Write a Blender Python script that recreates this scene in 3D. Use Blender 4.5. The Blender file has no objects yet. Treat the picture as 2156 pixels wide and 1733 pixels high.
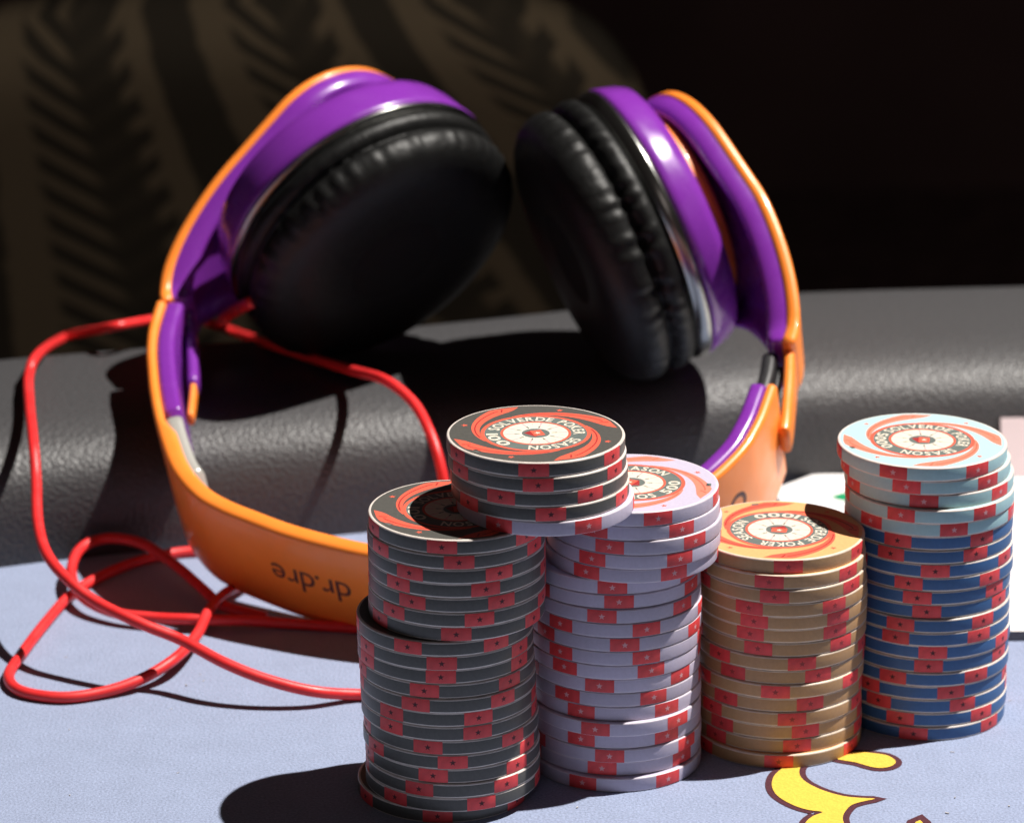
import bpy, bmesh, math, random
from mathutils import Vector, Matrix
from mathutils.geometry import tessellate_polygon
random.seed(7)
sc = bpy.context.scene
COL = sc.collection
S = 0.001                       # everything below is written in millimetres
R = math.radians

# ------------------------------------------------------------------ camera
cam = bpy.data.cameras.new('camera')
cam_ob = bpy.data.objects.new('camera', cam); COL.objects.link(cam_ob)
PITCH, CAMH, FPX = R(18.7), 360.0, 8050.0          # FPX: focal length in 1/2156ths of the frame width
cam_ob.location = (0, 0, CAMH*S)
cam_ob.rotation_euler = (R(90)-PITCH, 0, 0)
cam.sensor_width = 36.0
cam.lens = FPX/2156*36.0
cam.clip_start, cam.clip_end = 0.05, 20
cam.dof.use_dof = True
cam.dof.focus_distance = 0.850
cam.dof.aperture_fstop = 19.5
sc.camera = cam_ob

# ------------------------------------------------------------------ world, lamps, exposure
w = bpy.data.worlds.new('World'); sc.world = w; w.use_nodes = True
bg = w.node_tree.nodes['Background']
bg.inputs['Color'].default_value = (1.0, 0.82, 0.78, 1); bg.inputs['Strength'].default_value = 0.018

LDIR = Vector((0.467, 0.10, 1.0))                  # towards the ceiling spot over the table
def lamp(name, typ, loc, target, energy, color, **kw):
    d = bpy.data.lights.new(name, typ); o = bpy.data.objects.new(name, d); COL.objects.link(o)
    d.energy = energy; d.color = color
    for k_, v in kw.items(): setattr(d, k_, v)
    o.location = Vector(loc)
    o.rotation_euler = (Vector(target)-Vector(loc)).to_track_quat('-Z', 'Y').to_euler()
    return o
aim = Vector((0.02, 0.90, 0.03))
lamp('ceiling_spot', 'SPOT', aim+LDIR.normalized()*2.2, aim, 430, (1.0, 0.955, 0.89),
     spot_size=R(17.5), spot_blend=0.35, shadow_soft_size=0.014)
lamp('chair_fill_spot', 'SPOT', (0.5, 0.75, 1.5), (-0.12, 1.45, -0.02), 25, (1.0, 0.93, 0.80), spot_size=R(22), spot_blend=0.8, shadow_soft_size=0.05)  # added fill spot that lifts the chair back, not a real lamp
lamp('front_fill', 'AREA', (-0.25, -0.6, 0.75), (0.0, 0.85, 0.03), 0.42, (1.0, 0.86, 0.82), shape='DISK', size=0.5)  # added fill from behind the camera, brightens the shaded fronts
sc.view_settings.view_transform = 'Standard'
sc.view_settings.look = 'None'
sc.view_settings.exposure = 0
sc.view_settings.gamma = 1

# ------------------------------------------------------------------ small helpers
FW = Vector((0, math.cos(PITCH), -math.sin(PITCH))); UPV = Vector((0, math.sin(PITCH), math.cos(PITCH)))
CAMV = Vector((0, 0, CAMH))
def sight(u, v): return (FW + Vector((1, 0, 0))*((u-1078)/FPX) - UPV*((v-866.5)/FPX)).normalized()
def on_z(u, v, z):                                 # where a line of sight measured in the photo meets height z
    d = sight(u, v); return CAMV + d*((z-CAMH)/d.z)
def on_y(u, v, y):
    d = sight(u, v); return CAMV + d*(y/d.y)
def src(x, y): return x*2156/3000, y*2156/3000

def mk(name, verts, faces, mats, parent=None, idx=None, smooth=True, scale=S):
    me = bpy.data.meshes.new(name)
    me.from_pydata([tuple(Vector(v)*scale) for v in verts], [], faces)
    for m in (mats if isinstance(mats, (list, tuple)) else [mats]): me.materials.append(m)
    if idx is not None: me.polygons.foreach_set('material_index', idx)
    me.polygons.foreach_set('use_smooth', [smooth]*len(me.polygons))
    me.update()
    return link(name, me, parent)
def link(name, me, parent=None, m=None):
    o = bpy.data.objects.new(name, me); COL.objects.link(o)
    if parent: o.parent = parent
    if m is not None: o.matrix_local = m
    return o
def thing(name, label, cat, group=None, loc=(0, 0, 0), ob=None, rotz=0):
    o = ob or bpy.data.objects.new(name, None)
    if ob is None:
        COL.objects.link(o); o.location = Vector(loc)*S; o.rotation_euler = (0, 0, rotz); o.empty_display_size = 0.01
    o['label'] = label; o['category'] = cat
    if group: o['group'] = group
    return o
def structure(o): o['kind'] = 'structure'; return o

class G:                                           # gathers verts and faces of one mesh
    def __init__(s): s.v = []; s.f = []; s.m = []
    def add(s, v, f, m=0):
        b = len(s.v); s.v += [Vector(p) for p in v]; s.f += [[i+b for i in q] for q in f]; s.m += [m]*len(f); return b
    def build(s, name, mats, parent=None, smooth=True): return mk(name, s.v, s.f, mats, parent, s.m, smooth)
def lathe(prof, n=64, frame=None, mats=None, wob=None):
    """prof: (r, h) list; frame: (origin, e1, e2, axis)"""
    o, e1, e2, ax = frame or (Vector((0, 0, 0)), Vector((1, 0, 0)), Vector((0, 1, 0)), Vector((0, 0, 1)))
    V, F, M = [], [], []
    for j, (r, h) in enumerate(prof):
        for i in range(n):
            a = 2*math.pi*i/n
            dr, dh = wob(a, r, h) if wob else (0, 0)
            V.append(o + (e1*math.cos(a)+e2*math.sin(a))*max(r+dr, 0.001) + ax*(h+dh))
    for j in range(len(prof)-1):
        for i in range(n):
            F.append([j*n+i, j*n+(i+1) % n, (j+1)*n+(i+1) % n, (j+1)*n+i]); M.append(mats[j] if mats else 0)
    return V, F, M
def crom(P, n=8, closed=False):
    P = [Vector(p) for p in P]; out = []; L = len(P)
    for i in range(L if closed else L-1):
        g = (lambda q: P[q % L]) if closed else (lambda q: P[min(max(q, 0), L-1)])
        a, b, c, d = g(i-1), g(i), g(i+1), g(i+2)
        for j in range(n):
            t = j/n
            out.append(0.5*((2*b)+(c-a)*t+(2*a-5*b+4*c-d)*t*t+(3*b-a-3*c+d)*t**3))
    if not closed: out.append(P[-1])
    return out
def tube(path, r, n=12, rfun=None):
    V, F = [], []; up = Vector((0, 0, 1)); L = len(path)
    for i, p in enumerate(path):
        t = (path[min(i+1, L-1)]-path[max(i-1, 0)]).normalized()
        s = t.cross(up)
        if s.length < 1e-3: s = Vector((1, 0, 0))
        s.normalize(); b = s.cross(t).normalized()
        rr = rfun(i/(L-1)) if rfun else r
        for j in range(n):
            a = 2*math.pi*j/n; V.append(p+(s*math.cos(a)+b*math.sin(a))*rr)
    for i in range(L-1):
        for j in range(n): F.append([i*n+j, i*n+(j+1) % n, (i+1)*n+(j+1) % n, (i+1)*n+j])
    F.append(list(range(n))[::-1]); F.append([(L-1)*n+j for j in range(n)])
    return V, F

# ------------------------------------------------------------------ materials
def mat(name, col, rough=0.5, spec=0.5, bump=0, bscale=1000, var=0, vscale=300, metal=0, coat=0, sheen=0, bdist=0.0004, rvar=0, pebble=0, var2=0, v2scale=40, ovar=0):
    m = bpy.data.materials.new(name); m.use_nodes = True
    nt = m.node_tree; b = nt.nodes['Principled BSDF']
    b.inputs['Base Color'].default_value = (*col, 1); b.inputs['Roughness'].default_value = rough
    b.inputs['Specular IOR Level'].default_value = spec; b.inputs['Metallic'].default_value = metal
    b.inputs['Coat Weight'].default_value = coat; b.inputs['Coat Roughness'].default_value = 0.08
    if sheen:
        b.inputs['Sheen Weight'].default_value = sheen; b.inputs['Sheen Roughness'].default_value = 0.5
    tc = nt.nodes.new('ShaderNodeTexCoord')
    def noise(sc_, det=3):
        n = nt.nodes.new('ShaderNodeTexNoise'); n.inputs['Scale'].default_value = sc_; n.inputs['Detail'].default_value = det
        nt.links.new(tc.outputs['Object'], n.inputs['Vector']); return n
    cur = None
    for vv, ss in ((var, vscale), (var2, v2scale)):
        if not vv: continue
        n = noise(ss)
        mr = nt.nodes.new('ShaderNodeMapRange'); mr.inputs['From Min'].default_value = 0.25; mr.inputs['From Max'].default_value = 0.75
        mr.inputs['To Min'].default_value = 1-vv; mr.inputs['To Max'].default_value = 1+vv
        nt.links.new(n.outputs['Fac'], mr.inputs['Value'])
        mx = nt.nodes.new('ShaderNodeVectorMath'); mx.operation = 'SCALE'
        if cur is None: mx.inputs[0].default_value = col
        else: nt.links.new(cur, mx.inputs[0])
        nt.links.new(mr.outputs['Result'], mx.inputs['Scale']); cur = mx.outputs['Vector']
    if ovar:
        oi = nt.nodes.new('ShaderNodeObjectInfo'); mr = nt.nodes.new('ShaderNodeMapRange')
        mr.inputs['To Min'].default_value = 1-ovar; mr.inputs['To Max'].default_value = 1+ovar
        nt.links.new(oi.outputs['Random'], mr.inputs['Value'])
        mx = nt.nodes.new('ShaderNodeVectorMath'); mx.operation = 'SCALE'
        if cur is None: mx.inputs[0].default_value = col
        else: nt.links.new(cur, mx.inputs[0])
        nt.links.new(mr.outputs['Result'], mx.inputs['Scale']); cur = mx.outputs['Vector']
    if cur is not None: nt.links.new(cur, b.inputs['Base Color'])
    if rvar:
        n = noise(140, 6); mr = nt.nodes.new('ShaderNodeMapRange'); mr.inputs['From Min'].default_value = 0.35; mr.inputs['From Max'].default_value = 0.7
        mr.inputs['To Min'].default_value = rough-rvar*0.5; mr.inputs['To Max'].default_value = rough+rvar
        nt.links.new(n.outputs['Fac'], mr.inputs['Value']); nt.links.new(mr.outputs['Result'], b.inputs['Roughness'])
    if pebble:
        vo = nt.nodes.new('ShaderNodeTexVoronoi'); vo.inputs['Scale'].default_value = pebble; vo.feature = 'SMOOTH_F1'; vo.inputs['Smoothness'].default_value = 0.35
        nt.links.new(tc.outputs['Object'], vo.inputs['Vector'])
        bp = nt.nodes.new('ShaderNodeBump'); bp.inputs['Strength'].default_value = bump; bp.inputs['Distance'].default_value = bdist; bp.invert = True
        nt.links.new(vo.outputs['Distance'], bp.inputs['Height']); nt.links.new(bp.outputs['Normal'], b.inputs['Normal'])
    elif bump:
        n = noise(bscale, 4)
        bp = nt.nodes.new('ShaderNodeBump'); bp.inputs['Strength'].default_value = bump; bp.inputs['Distance'].default_value = bdist
        nt.links.new(n.outputs['Fac'], bp.inputs['Height']); nt.links.new(bp.outputs['Normal'], b.inputs['Normal'])
    return m
M = {}
M['felt'] = mat('blue_felt', (0.272, 0.32, 0.462), 0.95, 0.1, bump=0.9, bscale=1500, var=0.24, vscale=1600, sheen=0.25, var2=0.05, v2scale=120)
M['leather'] = mat('black_rail_leather', (0.050, 0.049, 0.052), 0.48, 0.5, bump=0.5, pebble=1000, var=0.25, vscale=1200, bdist=0.0005)
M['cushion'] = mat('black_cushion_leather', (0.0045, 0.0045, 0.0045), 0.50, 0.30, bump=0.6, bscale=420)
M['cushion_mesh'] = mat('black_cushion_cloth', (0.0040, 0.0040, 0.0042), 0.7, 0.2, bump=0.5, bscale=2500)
M['orange'] = mat('orange_plastic', (1.0, 0.27, 0.036), 0.34, 0.45, coat=0.12, var=0.03, vscale=200, rvar=0.12)
M['purple'] = mat('purple_plastic', (0.195, 0.028, 0.335), 0.26, 0.5, coat=0.3, var=0.03, vscale=200, rvar=0.10)
M['gloss_black'] = mat('dark_chrome_ring', (0.36, 0.36, 0.34), 0.24, 0.5, metal=1.0, var=0.02)
M['steel'] = mat('brushed_steel', (0.55, 0.54, 0.50), 0.32, 0.5, metal=0.35, bump=0.1, bscale=900)
M['dark_plastic'] = mat('dark_hinge_plastic', (0.02, 0.02, 0.022), 0.4, 0.5, bump=0.1)
M['ink'] = mat('dark_print', (0.085, 0.030, 0.032), 0.5, 0.4, var=0.1)
M['cable'] = mat('red_rubber', (0.78, 0.028, 0.03), 0.42, 0.5, bump=0.12, bscale=500, var=0.08, rvar=0.15)
M['rim'] = mat('cream_ceramic', (0.64, 0.575, 0.53), 0.38, 0.45, var=0.12, vscale=500, bump=0.05, ovar=0.10)
M['red'] = mat('red_chip_print', (0.74, 0.062, 0.066), 0.42, 0.4, var=0.12, vscale=700, ovar=0.12)
M['red_face'] = mat('red_face_print', (0.78, 0.115, 0.07), 0.42, 0.4, var=0.06, vscale=900)
M['coral_face'] = mat('coral_face_print', (0.84, 0.22, 0.15), 0.42, 0.4, var=0.06, vscale=900)
M['red_dark'] = mat('dark_red_print', (0.33, 0.03, 0.03), 0.42, 0.4, var=0.06, vscale=900)
M['inlay'] = mat('grey_green_print', (0.13, 0.155, 0.145), 0.42, 0.4, var=0.1, vscale=500)
M['cream'] = mat('cream_print', (0.72, 0.64, 0.53), 0.42, 0.4, var=0.05, vscale=900)
M['star_dark'] = mat('dark_star_print', (0.10, 0.02, 0.025), 0.5, 0.3, var=0.1)
M['star_pale'] = mat('pale_star_print', (0.75, 0.38, 0.40), 0.5, 0.3, var=0.1)
CH = {
 'black': mat('black_chip_print', (0.082, 0.079, 0.072), 0.40, 0.45, var=0.12, vscale=1200, bump=0.06, ovar=0.09),
 'lilac': mat('lilac_chip_print', (0.49, 0.445, 0.565), 0.42, 0.4, var=0.05, vscale=1200, bump=0.06, ovar=0.09),
 'orange': mat('orange_chip_print', (0.72, 0.38, 0.16), 0.42, 0.4, var=0.07, vscale=1200, bump=0.06, ovar=0.09),
 'white': mat('pale_aqua_chip_print', (0.37, 0.57, 0.60), 0.42, 0.4, var=0.04, vscale=1200, bump=0.06, ovar=0.09),
 'blue': mat('blue_chip_print', (0.040, 0.122, 0.30), 0.42, 0.4, var=0.08, vscale=1200, bump=0.06, ovar=0.09)}
M['yellow_print'] = mat('yellow_felt_print', (0.72, 0.475, 0.075), 0.9, 0.1, bump=0.6, bscale=1500, var=0.10, vscale=1500)
M['brown_print'] = mat('brown_felt_print', (0.085, 0.030, 0.040), 0.9, 0.1, bump=0.6, bscale=1500, var=0.2, vscale=1500)
M['paper'] = mat('white_paper', (0.82, 0.80, 0.80), 0.5, 0.4, var=0.02, vscale=60)
M['paper_edge'] = mat('shaded_paper_edges', (0.16, 0.16, 0.17), 0.7, 0.2, var=0.2, vscale=900)  # white paper sides, their shade put into the colour
M['paper_pink'] = mat('pale_pink_card', (0.62, 0.52, 0.54), 0.5, 0.4, var=0.05, vscale=80)
M['green_print'] = mat('green_print', (0.0, 0.26, 0.10), 0.5, 0.4, var=0.1)
M['wall'] = mat('dark_wall_paint', (0.30, 0.20, 0.19), 0.9, 0.2, var=0.3, vscale=3)
M['floor'] = mat('dark_carpet', (0.20, 0.135, 0.13), 0.95, 0.1, var=0.4, vscale=40, bump=0.5, bscale=300)

# ------------------------------------------------------------------ the setting: felt, rail, floor, wall
RW, RH = 48.0, 32.5                                # half width and height of the padded rail
prof = []
for i in range(25):
    a = math.pi*(1-i/24)
    cx, sy = math.cos(a), math.sin(a)
    prof.append((RW*math.copysign(abs(cx)**0.52, cx), RH*abs(sy)**0.52))
prof = [(-RW+1, -12)]+prof+[(RW-1, -30), (-RW+1, -30)]
EDGE = crom([Vector((x, y, 0)) for x, y in ((-760, 300), (-620, 520), (-420, 740), (-300, 838), (-200, 904), (-134, 936), (-85, 951), (-40, 962), (15, 979), (74, 999), (143, 1008), (230, 1012), (330, 1003), (460, 968), (620, 880), (800, 700), (900, 500))], 14)
NR = len(EDGE)-1; V, F = [], []; RAILC = []
for i, p in enumerate(EDGE):                       # EDGE: where the felt meets the rail
    tg = (EDGE[min(i+1, NR)]-EDGE[max(i-1, 0)]).normalized(); nn = Vector((-tg.y, tg.x, 0))
    RAILC.append(p+nn*RW)
    for (dx, z) in prof: V.append(p+nn*(RW+dx)+Vector((0, 0, z)))
P_ = len(prof)
for i in range(NR):
    for j in range(P_): F.append([i*P_+j, i*P_+(j+1) % P_, (i+1)*P_+(j+1) % P_, (i+1)*P_+j])
rail = mk('padded_rail', V, F, M['leather'])
fl_ = RAILC+[Vector((900, -300, 0)), Vector((-760, -300, 0))]
tri_ = [list(t) for t in tessellate_polygon([fl_])]
for t in tri_:
    if (fl_[t[1]]-fl_[t[0]]).cross(fl_[t[2]]-fl_[t[0]]).z < 0: t.reverse()
felt = structure(mk('table_felt', fl_, tri_, M['felt'], smooth=False))
thing('padded_rail', 'black grained leather rail curving round the edge of the blue felt', 'table rail', ob=rail)
def rail_z(x, y):
    q = Vector((x, y, 0)); d = min((q-c).length for c in RAILC)
    return RH*max(0, 1-min(1, abs(d)/RW)**(2/0.52))**0.26

g = G(); g.add([(-4000, -1500, -740), (4000, -1500, -740), (4000, 4200, -740), (-4000, 4200, -740)], [[0, 1, 2, 3]])
structure(g.build('carpet_floor', M['floor'], smooth=False))
g = G(); g.add([(-4000, 4000, -740), (4000, 4000, -740), (4000, 4000, 2400), (-4000, 4000, 2400)], [[0, 1, 2, 3]])
structure(g.build('background_wall', M['wall'], smooth=False))

rl = random.Random(11); g = G()
for i in range(46):
    u_, v_ = rl.uniform(-60, 2220), rl.uniform(1180, 1790); p = on_z(u_, v_, 0.12); a_ = rl.uniform(0, 6.3); L1 = rl.uniform(0.25, 1.1); w1 = rl.uniform(0.06, 0.16)
    ex, ey = Vector((math.cos(a_), math.sin(a_), 0)), Vector((-math.sin(a_), math.cos(a_), 0)); bow = rl.uniform(-.4, .4)*L1
    vs = []
    for k_ in range(4):
        q = p+ex*(L1*(k_/3-0.5))+ey*(bow*(1-(2*k_/3-1)**2)); vs += [q+ey*w1, q-ey*w1, q+Vector((0, 0, w1*1.6))]
    g.add(vs, [[3*k_+a, 3*k_+b, 3*k_+3+b, 3*k_+3+a] for k_ in range(3) for a, b in ((0, 2), (2, 1), (1, 0))])
M['lint'] = mat('pale_lint', (0.55, 0.52, 0.50), 0.95, 0.1)
lint = g.build('lint', M['lint'], felt); lint['kind'] = 'stuff'

# printed lettering on the felt (flat print, children of the felt)
def cropF(x, y): return on_z(*src(2150+x/3.08, 2000+y/3.08), 0)
def flat_poly(pts, z, name, m, parent):
    pts = [Vector((p.x, p.y, z)) for p in pts]
    tris = tessellate_polygon([pts])
    f = [list(t) for t in tris]
    for t in f:
        a, b, c = (pts[i] for i in t)
        if (b-a).cross(c-a).z < 0: t.reverse()
    return mk(name, pts, f, m, parent, smooth=False)
def offset_poly(pts, d):
    n = len(pts); out = []
    area = sum(pts[i].x*pts[(i+1) % n].y-pts[(i+1) % n].x*pts[i].y for i in range(n))
    sg = 1 if area > 0 else -1
    for i in range(n):
        a, b, c = pts[i-1], pts[i], pts[(i+1) % n]
        e1 = (b-a).normalized(); e2 = (c-b).normalized()
        n1 = Vector((e1.y, -e1.x, 0))*sg; n2 = Vector((e2.y, -e2.x, 0))*sg
        nn = (n1+n2)
        if nn.length < 0.2: nn = n1
        nn.normalize(); k_ = 1/max(0.55, nn.dot(n1))
        out.append(b+nn*d*k_)
    return out
letter = [(930, 690), (990, 655), (1100, 630), (1250, 640), (1380, 660), (1450, 700), (1455, 735), (1400, 765), (1310, 775), (1220, 760), (1100, 725), (980, 705)]
body = [(655, 730), (560, 735), (480, 752), (420, 790), (360, 850), (342, 930), (370, 1000), (440, 1060), (560, 1120), (680, 1155), (800, 1172),
        (720, 1205), (660, 1250), (630, 1310), (640, 1380), (720, 1440), (860, 1470), (980, 1450), (1040, 1390), (1010, 1310), (985, 1250), (985, 1205), (1010, 1160), (1060, 1110), (1150, 1080),
        (1275, 1052), (1150, 1045), (1000, 1030), (860, 995), (740, 950), (650, 900), (600, 850), (590, 800), (610, 755)]
mark = [(1640, 1262), (1680, 1245), (1700, 1262), (1712, 1300), (1690, 1360), (1640, 1380), (1600, 1340)]
for i, pl_ in enumerate((letter, body, mark)):
    pts = [cropF(*p) for p in pl_]
    pts = [Vector((p.x, p.y, 0)) for p in crom(pts, 3, True)] if i < 2 else pts
    flat_poly(offset_poly(pts, 1.5 if i < 2 else 2.0), 0.12, 'print_outline', M['brown_print'], felt)
    flat_poly(pts, 0.26, 'print_letter', M['yellow_print'], felt)

# ------------------------------------------------------------------ poker chips
CR, CT = 19.75, 3.39
H_ = CT-0.02
BV = 0.38
def chip_body(col):
    p, m = [(0.001, 0)], []
    p += [(CR-BV-0.25, 0), (CR-BV, 0.0)]; m += [0, 1]
    for i in range(1, 5):
        a = R(90)*i/4; p.append((CR-BV+BV*math.sin(a), BV-BV*math.cos(a))); m.append(1)
    p.append((CR, H_-BV)); m.append(2)
    for i in range(1, 5):
        a = R(90)*i/4; p.append((CR-BV+BV*math.cos(a), H_-BV+BV*math.sin(a))); m.append(1)
    p += [(CR-BV-0.25, H_), (0.001, H_-0.0)]; m += [1, 0]
    V, F, MM = lathe(p, 96, mats=m)
    me = bpy.data.meshes.new(col+'_chip_body')
    me.from_pydata([tuple(v*S) for v in V], [], F)
    me.materials.append(CH[col]); me.materials.append(RIM[col]); me.materials.append(CHS[col])
    me.polygons.foreach_set('material_index', MM); me.polygons.foreach_set('use_smooth', [True]*len(F)); me.update()
    me.set_sharp_from_angle(angle=R(40))
    return me
def star_pts(r, n=5, a0=90, k_=0.42):
    return [(r*(1 if i % 2 == 0 else k_)*math.cos(R(a0+i*180/n)), r*(1 if i % 2 == 0 else k_)*math.sin(R(a0+i*180/n))) for i in range(2*n)]
def spot_mesh(col):
    g = G(); n = 8; half = R(9.7); r = CR+0.02; z0, z1 = BV*0.45, H_-BV*0.45
    def P(a, z, rr=r): return (rr*math.sin(a), -rr*math.cos(a), z)
    v = []; f = []
    zs = (z0, BV, H_-BV, z1)
    for z in zs:
        rr = r if BV <= z <= H_-BV else r-0.055
        for i in range(n+1): v.append(P(-half+2*half*i/n, z, rr))
    for j in range(len(zs)-1):
        for i in range(n): f.append([j*(n+1)+i, j*(n+1)+i+1, (j+1)*(n+1)+i+1, (j+1)*(n+1)+i])
    g.add(v, f, 0)
    st = star_pts(0.78)
    sv = [P(0, H_/2, CR+0.05)]+[P(x/CR, H_/2+y, CR+0.05) for x, y in st]
    g.add(sv, [[0, 1+i, 1+(i+1) % 10] for i in range(10)], 1)
    me = bpy.data.meshes.new(col+'_edge_spot'); me.from_pydata([tuple(p*S) for p in g.v], [], g.f)
    me.materials.append(M['red']); me.materials.append({'black': M['star_dark'], 'blue': M['star_dark'], 'orange': M['red_dark']}.get(col, M['star_pale']))
    me.polygons.foreach_set('material_index', g.m); me.polygons.foreach_set('use_smooth', [True]*len(g.f)); me.update()
    return me
RIM = {c: M['rim'] for c in CH}
RIM['lilac'] = mat('lilac_chip_rim', (0.60, 0.545, 0.62), 0.38, 0.45, var=0.10, vscale=500, bump=0.05, ovar=0.08)
RIM['orange'] = mat('tan_chip_rim', (0.66, 0.54, 0.43), 0.38, 0.45, var=0.12, vscale=500, bump=0.05, ovar=0.08)
CHS = dict(CH); CHS['orange'] = mat('tan_chip_side_print', (0.47, 0.275, 0.13), 0.42, 0.4, var=0.07, vscale=1200, bump=0.06, ovar=0.09)
BODY = {c: chip_body(c) for c in CH}; SPOT = {c: spot_mesh(c) for c in CH}

# glyph outlines from the built-in font, for all lettering
_gl = {}
def glyph(ch, fat=0.0):
    if (ch, fat) in _gl: return _gl[(ch, fat)]
    cu = bpy.data.curves.new('g', 'FONT'); cu.body = ch; cu.size = 1; cu.resolution_u = 3; cu.offset = fat; cu.align_x = 'CENTER'
    o = bpy.data.objects.new('g', cu); COL.objects.link(o)
    me = o.evaluated_get(bpy.context.evaluated_depsgraph_get()).to_mesh()
    v = [tuple(p.co) for p in me.vertices]; f = [list(p.vertices) for p in me.polygons]
    xs = [p[0] for p in v] or [0, 0.3]
    wd = max(xs)-min(xs); cx = (max(xs)+min(xs))/2
    v = [(p[0]-cx, p[1]) for p in v]
    o.to_mesh_clear(); bpy.data.objects.remove(o); bpy.data.curves.remove(cu)
    _gl[(ch, fat)] = (v, f, wd); return _gl[(ch, fat)]

def disc(g, r0, r1, z, m, n=72, cx=0, cy=0, ky=1):
    v = []; f = []
    for i in range(n):
        a = 2*math.pi*i/n
        v += [(cx+r0*math.cos(a), cy+r0*math.sin(a)*ky, z), (cx+r1*math.cos(a), cy+r1*math.sin(a)*ky, z)]
    for i in range(n): f.append([2*i, 2*i+1, (2*((i+1) % n))+1, 2*((i+1) % n)])
    g.add(v, f, m)
def face_print(root, value, phase):
    """printed face of a chip: four sweeping arms, small stars, round inlay with lettering"""
    z = H_+0.012
    base = Matrix.Rotation(phase, 4, 'Z')
    # arms
    g = G(); n = 26; L_, Rr = [], []
    def cpt(t): 
        r_ = CR*(1.0-0.39*t**0.5); a_ = R(-6+96*t**1.05); return Vector((r_*math.cos(a_), r_*math.sin(a_), 0))
    for i in range(n+1):
        t = i/n; p = cpt(t); tg = (cpt(min(1, t+.01))-cpt(max(0, t-.01))).normalized(); nn = Vector((-tg.y, tg.x, 0))
        hw_ = 2.5-2.1*t**0.6
        for arr, q in ((L_, p+nn*hw_), (Rr, p-nn*hw_)):
            rr = q.length; rc = min(max(rr, CR*0.585), CR*0.935); q = q*(rc/rr); arr.append((q.x, q.y, z))
    g.add(L_+Rr, [[i, i+1, n+1+i+1, n+1+i] for i in range(n)], 0)
    tip = (CR*0.80*math.cos(R(1)), CR*0.80*math.sin(R(1)), z)
    # dark seam in the middle of the arm
    mid = [((Vector(a)*0.42+Vector(b)*0.58)) for a, b in zip(L_, Rr)]
    sv = []
    for i in range(3, n-2):
        t_ = (mid[i+1]-mid[i-1]).normalized(); nn = Vector((-t_.y, t_.x, 0)); wd = 0.16
        sv += [mid[i]+nn*wd+Vector((0, 0, 0.012)), mid[i]-nn*wd+Vector((0, 0, 0.012))]
    g.add(sv, [[2*i, 2*i+1, 2*i+3, 2*i+2] for i in range(len(sv)//2-1)], 1)
    ch = [(0.905, 9), (0.905, -9), (0.80, 0)]
    nv = [Vector((CR*r_*math.cos(R(a_)), CR*r_*math.sin(R(a_)), z+0.012)) for r_, a_ in ((0.905, 0.8), (0.905, -0.8), (0.82, 2.4), (0.82, 3.6))]
    g.add(nv, [[0, 1, 2, 3]], 1)
    fl = []
    for q in g.f:
        a, b, c = (g.v[i] for i in q[:3])
        fl.append(q if (b-a).cross(c-a).z > 0 else q[::-1])
    g.f = fl
    first = None
    for k_ in range(4):
        if first is None: o = first = g.build('sweep_mark', [M['coral_face' if value in ('5000', '500') else 'red_face'], M['red_face' if value in ('5000', '500') else 'red_dark']], root, smooth=False)
        else: o = link('sweep_mark', first.data, root)
        o.matrix_local = base @ Matrix.Rotation(R(90*k_), 4, 'Z')
    g = G(); st = star_pts(0.85)
    g.add([(0, 0, z)]+[(x, y, z) for x, y in st], [[0, 1+i, 1+(i+1) % 10] for i in range(10)], 0)
    sm = None
    for k_ in range(4):
        mloc = base @ Matrix.Rotation(R(90*k_+46), 4, 'Z') @ Matrix.Translation((CR*0.845*S, 0, 0))
        if sm is None: o = sm = g.build('face_star', [M['red_face']], root, smooth=False)
        else: o = link('face_star', sm.data, root)
        o.matrix_local = mloc
    # inlay
    g = G()
    disc(g, CR*0.575, CR*0.618, z+0.02, 0); disc(g, 0.01, CR*0.577, z+0.014, 1); disc(g, CR*0.365, CR*0.395, z+0.026, 0)
    disc(g, 0.01, CR*0.368, z+0.020, 2); disc(g, CR*0.155, CR*0.175, z+0.026, 3); disc(g, 0.01, CR*0.157, z+0.026, 1)
    for k_ in range(10):
        a = R(36*k_+18); c_, s_ = math.cos(a), math.sin(a); wv = 0.15
        for (r0, r1, mm, ww) in ((CR*0.18, CR*0.24, 1, wv), (CR*0.24, CR*0.36, 4, wv)):
            g.add([(r0*c_-ww*s_, r0*s_+ww*c_, z+0.027), (r0*c_+ww*s_, r0*s_-ww*c_, z+0.027), (r1*c_+ww*s_*1.6, r1*s_-ww*c_*1.6, z+0.027), (r1*c_-ww*s_*1.6, r1*s_+ww*c_*1.6, z+0.027)], [[0, 1, 2, 3]], mm)
        a = R(36*k_); c_, s_ = math.cos(a), math.sin(a)
        g.add([(CR*0.25*c_, CR*0.25*s_, z+0.027), (CR*0.33*c_+0.12*s_, CR*0.33*s_-0.12*c_, z+0.027), (CR*0.33*c_-0.12*s_, CR*0.33*s_+0.12*c_, z+0.027)], [[0, 1, 2]], 4)
    # two little cards in the hub
    for cx, an, mm in ((-0.6, 20, 5), (0.45, -8, 0)):
        ca, sa = math.cos(R(an)), math.sin(R(an)); w_, h_ = 1.25, 1.75
        zz = z+0.034+(0.008 if mm == 0 else 0)
        g.add([(cx+x*ca-y*sa, x*sa+y*ca, zz) for x, y in ((-w_, -h_), (w_, -h_), (w_, h_), (-w_, h_))], [[0, 1, 2, 3]], mm)
    g.add([(0.45, 0, z+0.05)]+[(0.45+x, y, z+0.05) for x, y in star_pts(0.8)], [[0, 1+i, 1+(i+1) % 10] for i in range(10)], 2)
    o = g.build('inlay', [M['red_face'], M['inlay'], M['cream'], M['rim'], M['star_pale'], M['red_dark']], root, smooth=False); o.matrix_local = base
    # lettering
    g = G(); hgt = 2.55; rm = CR*0.425
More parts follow.
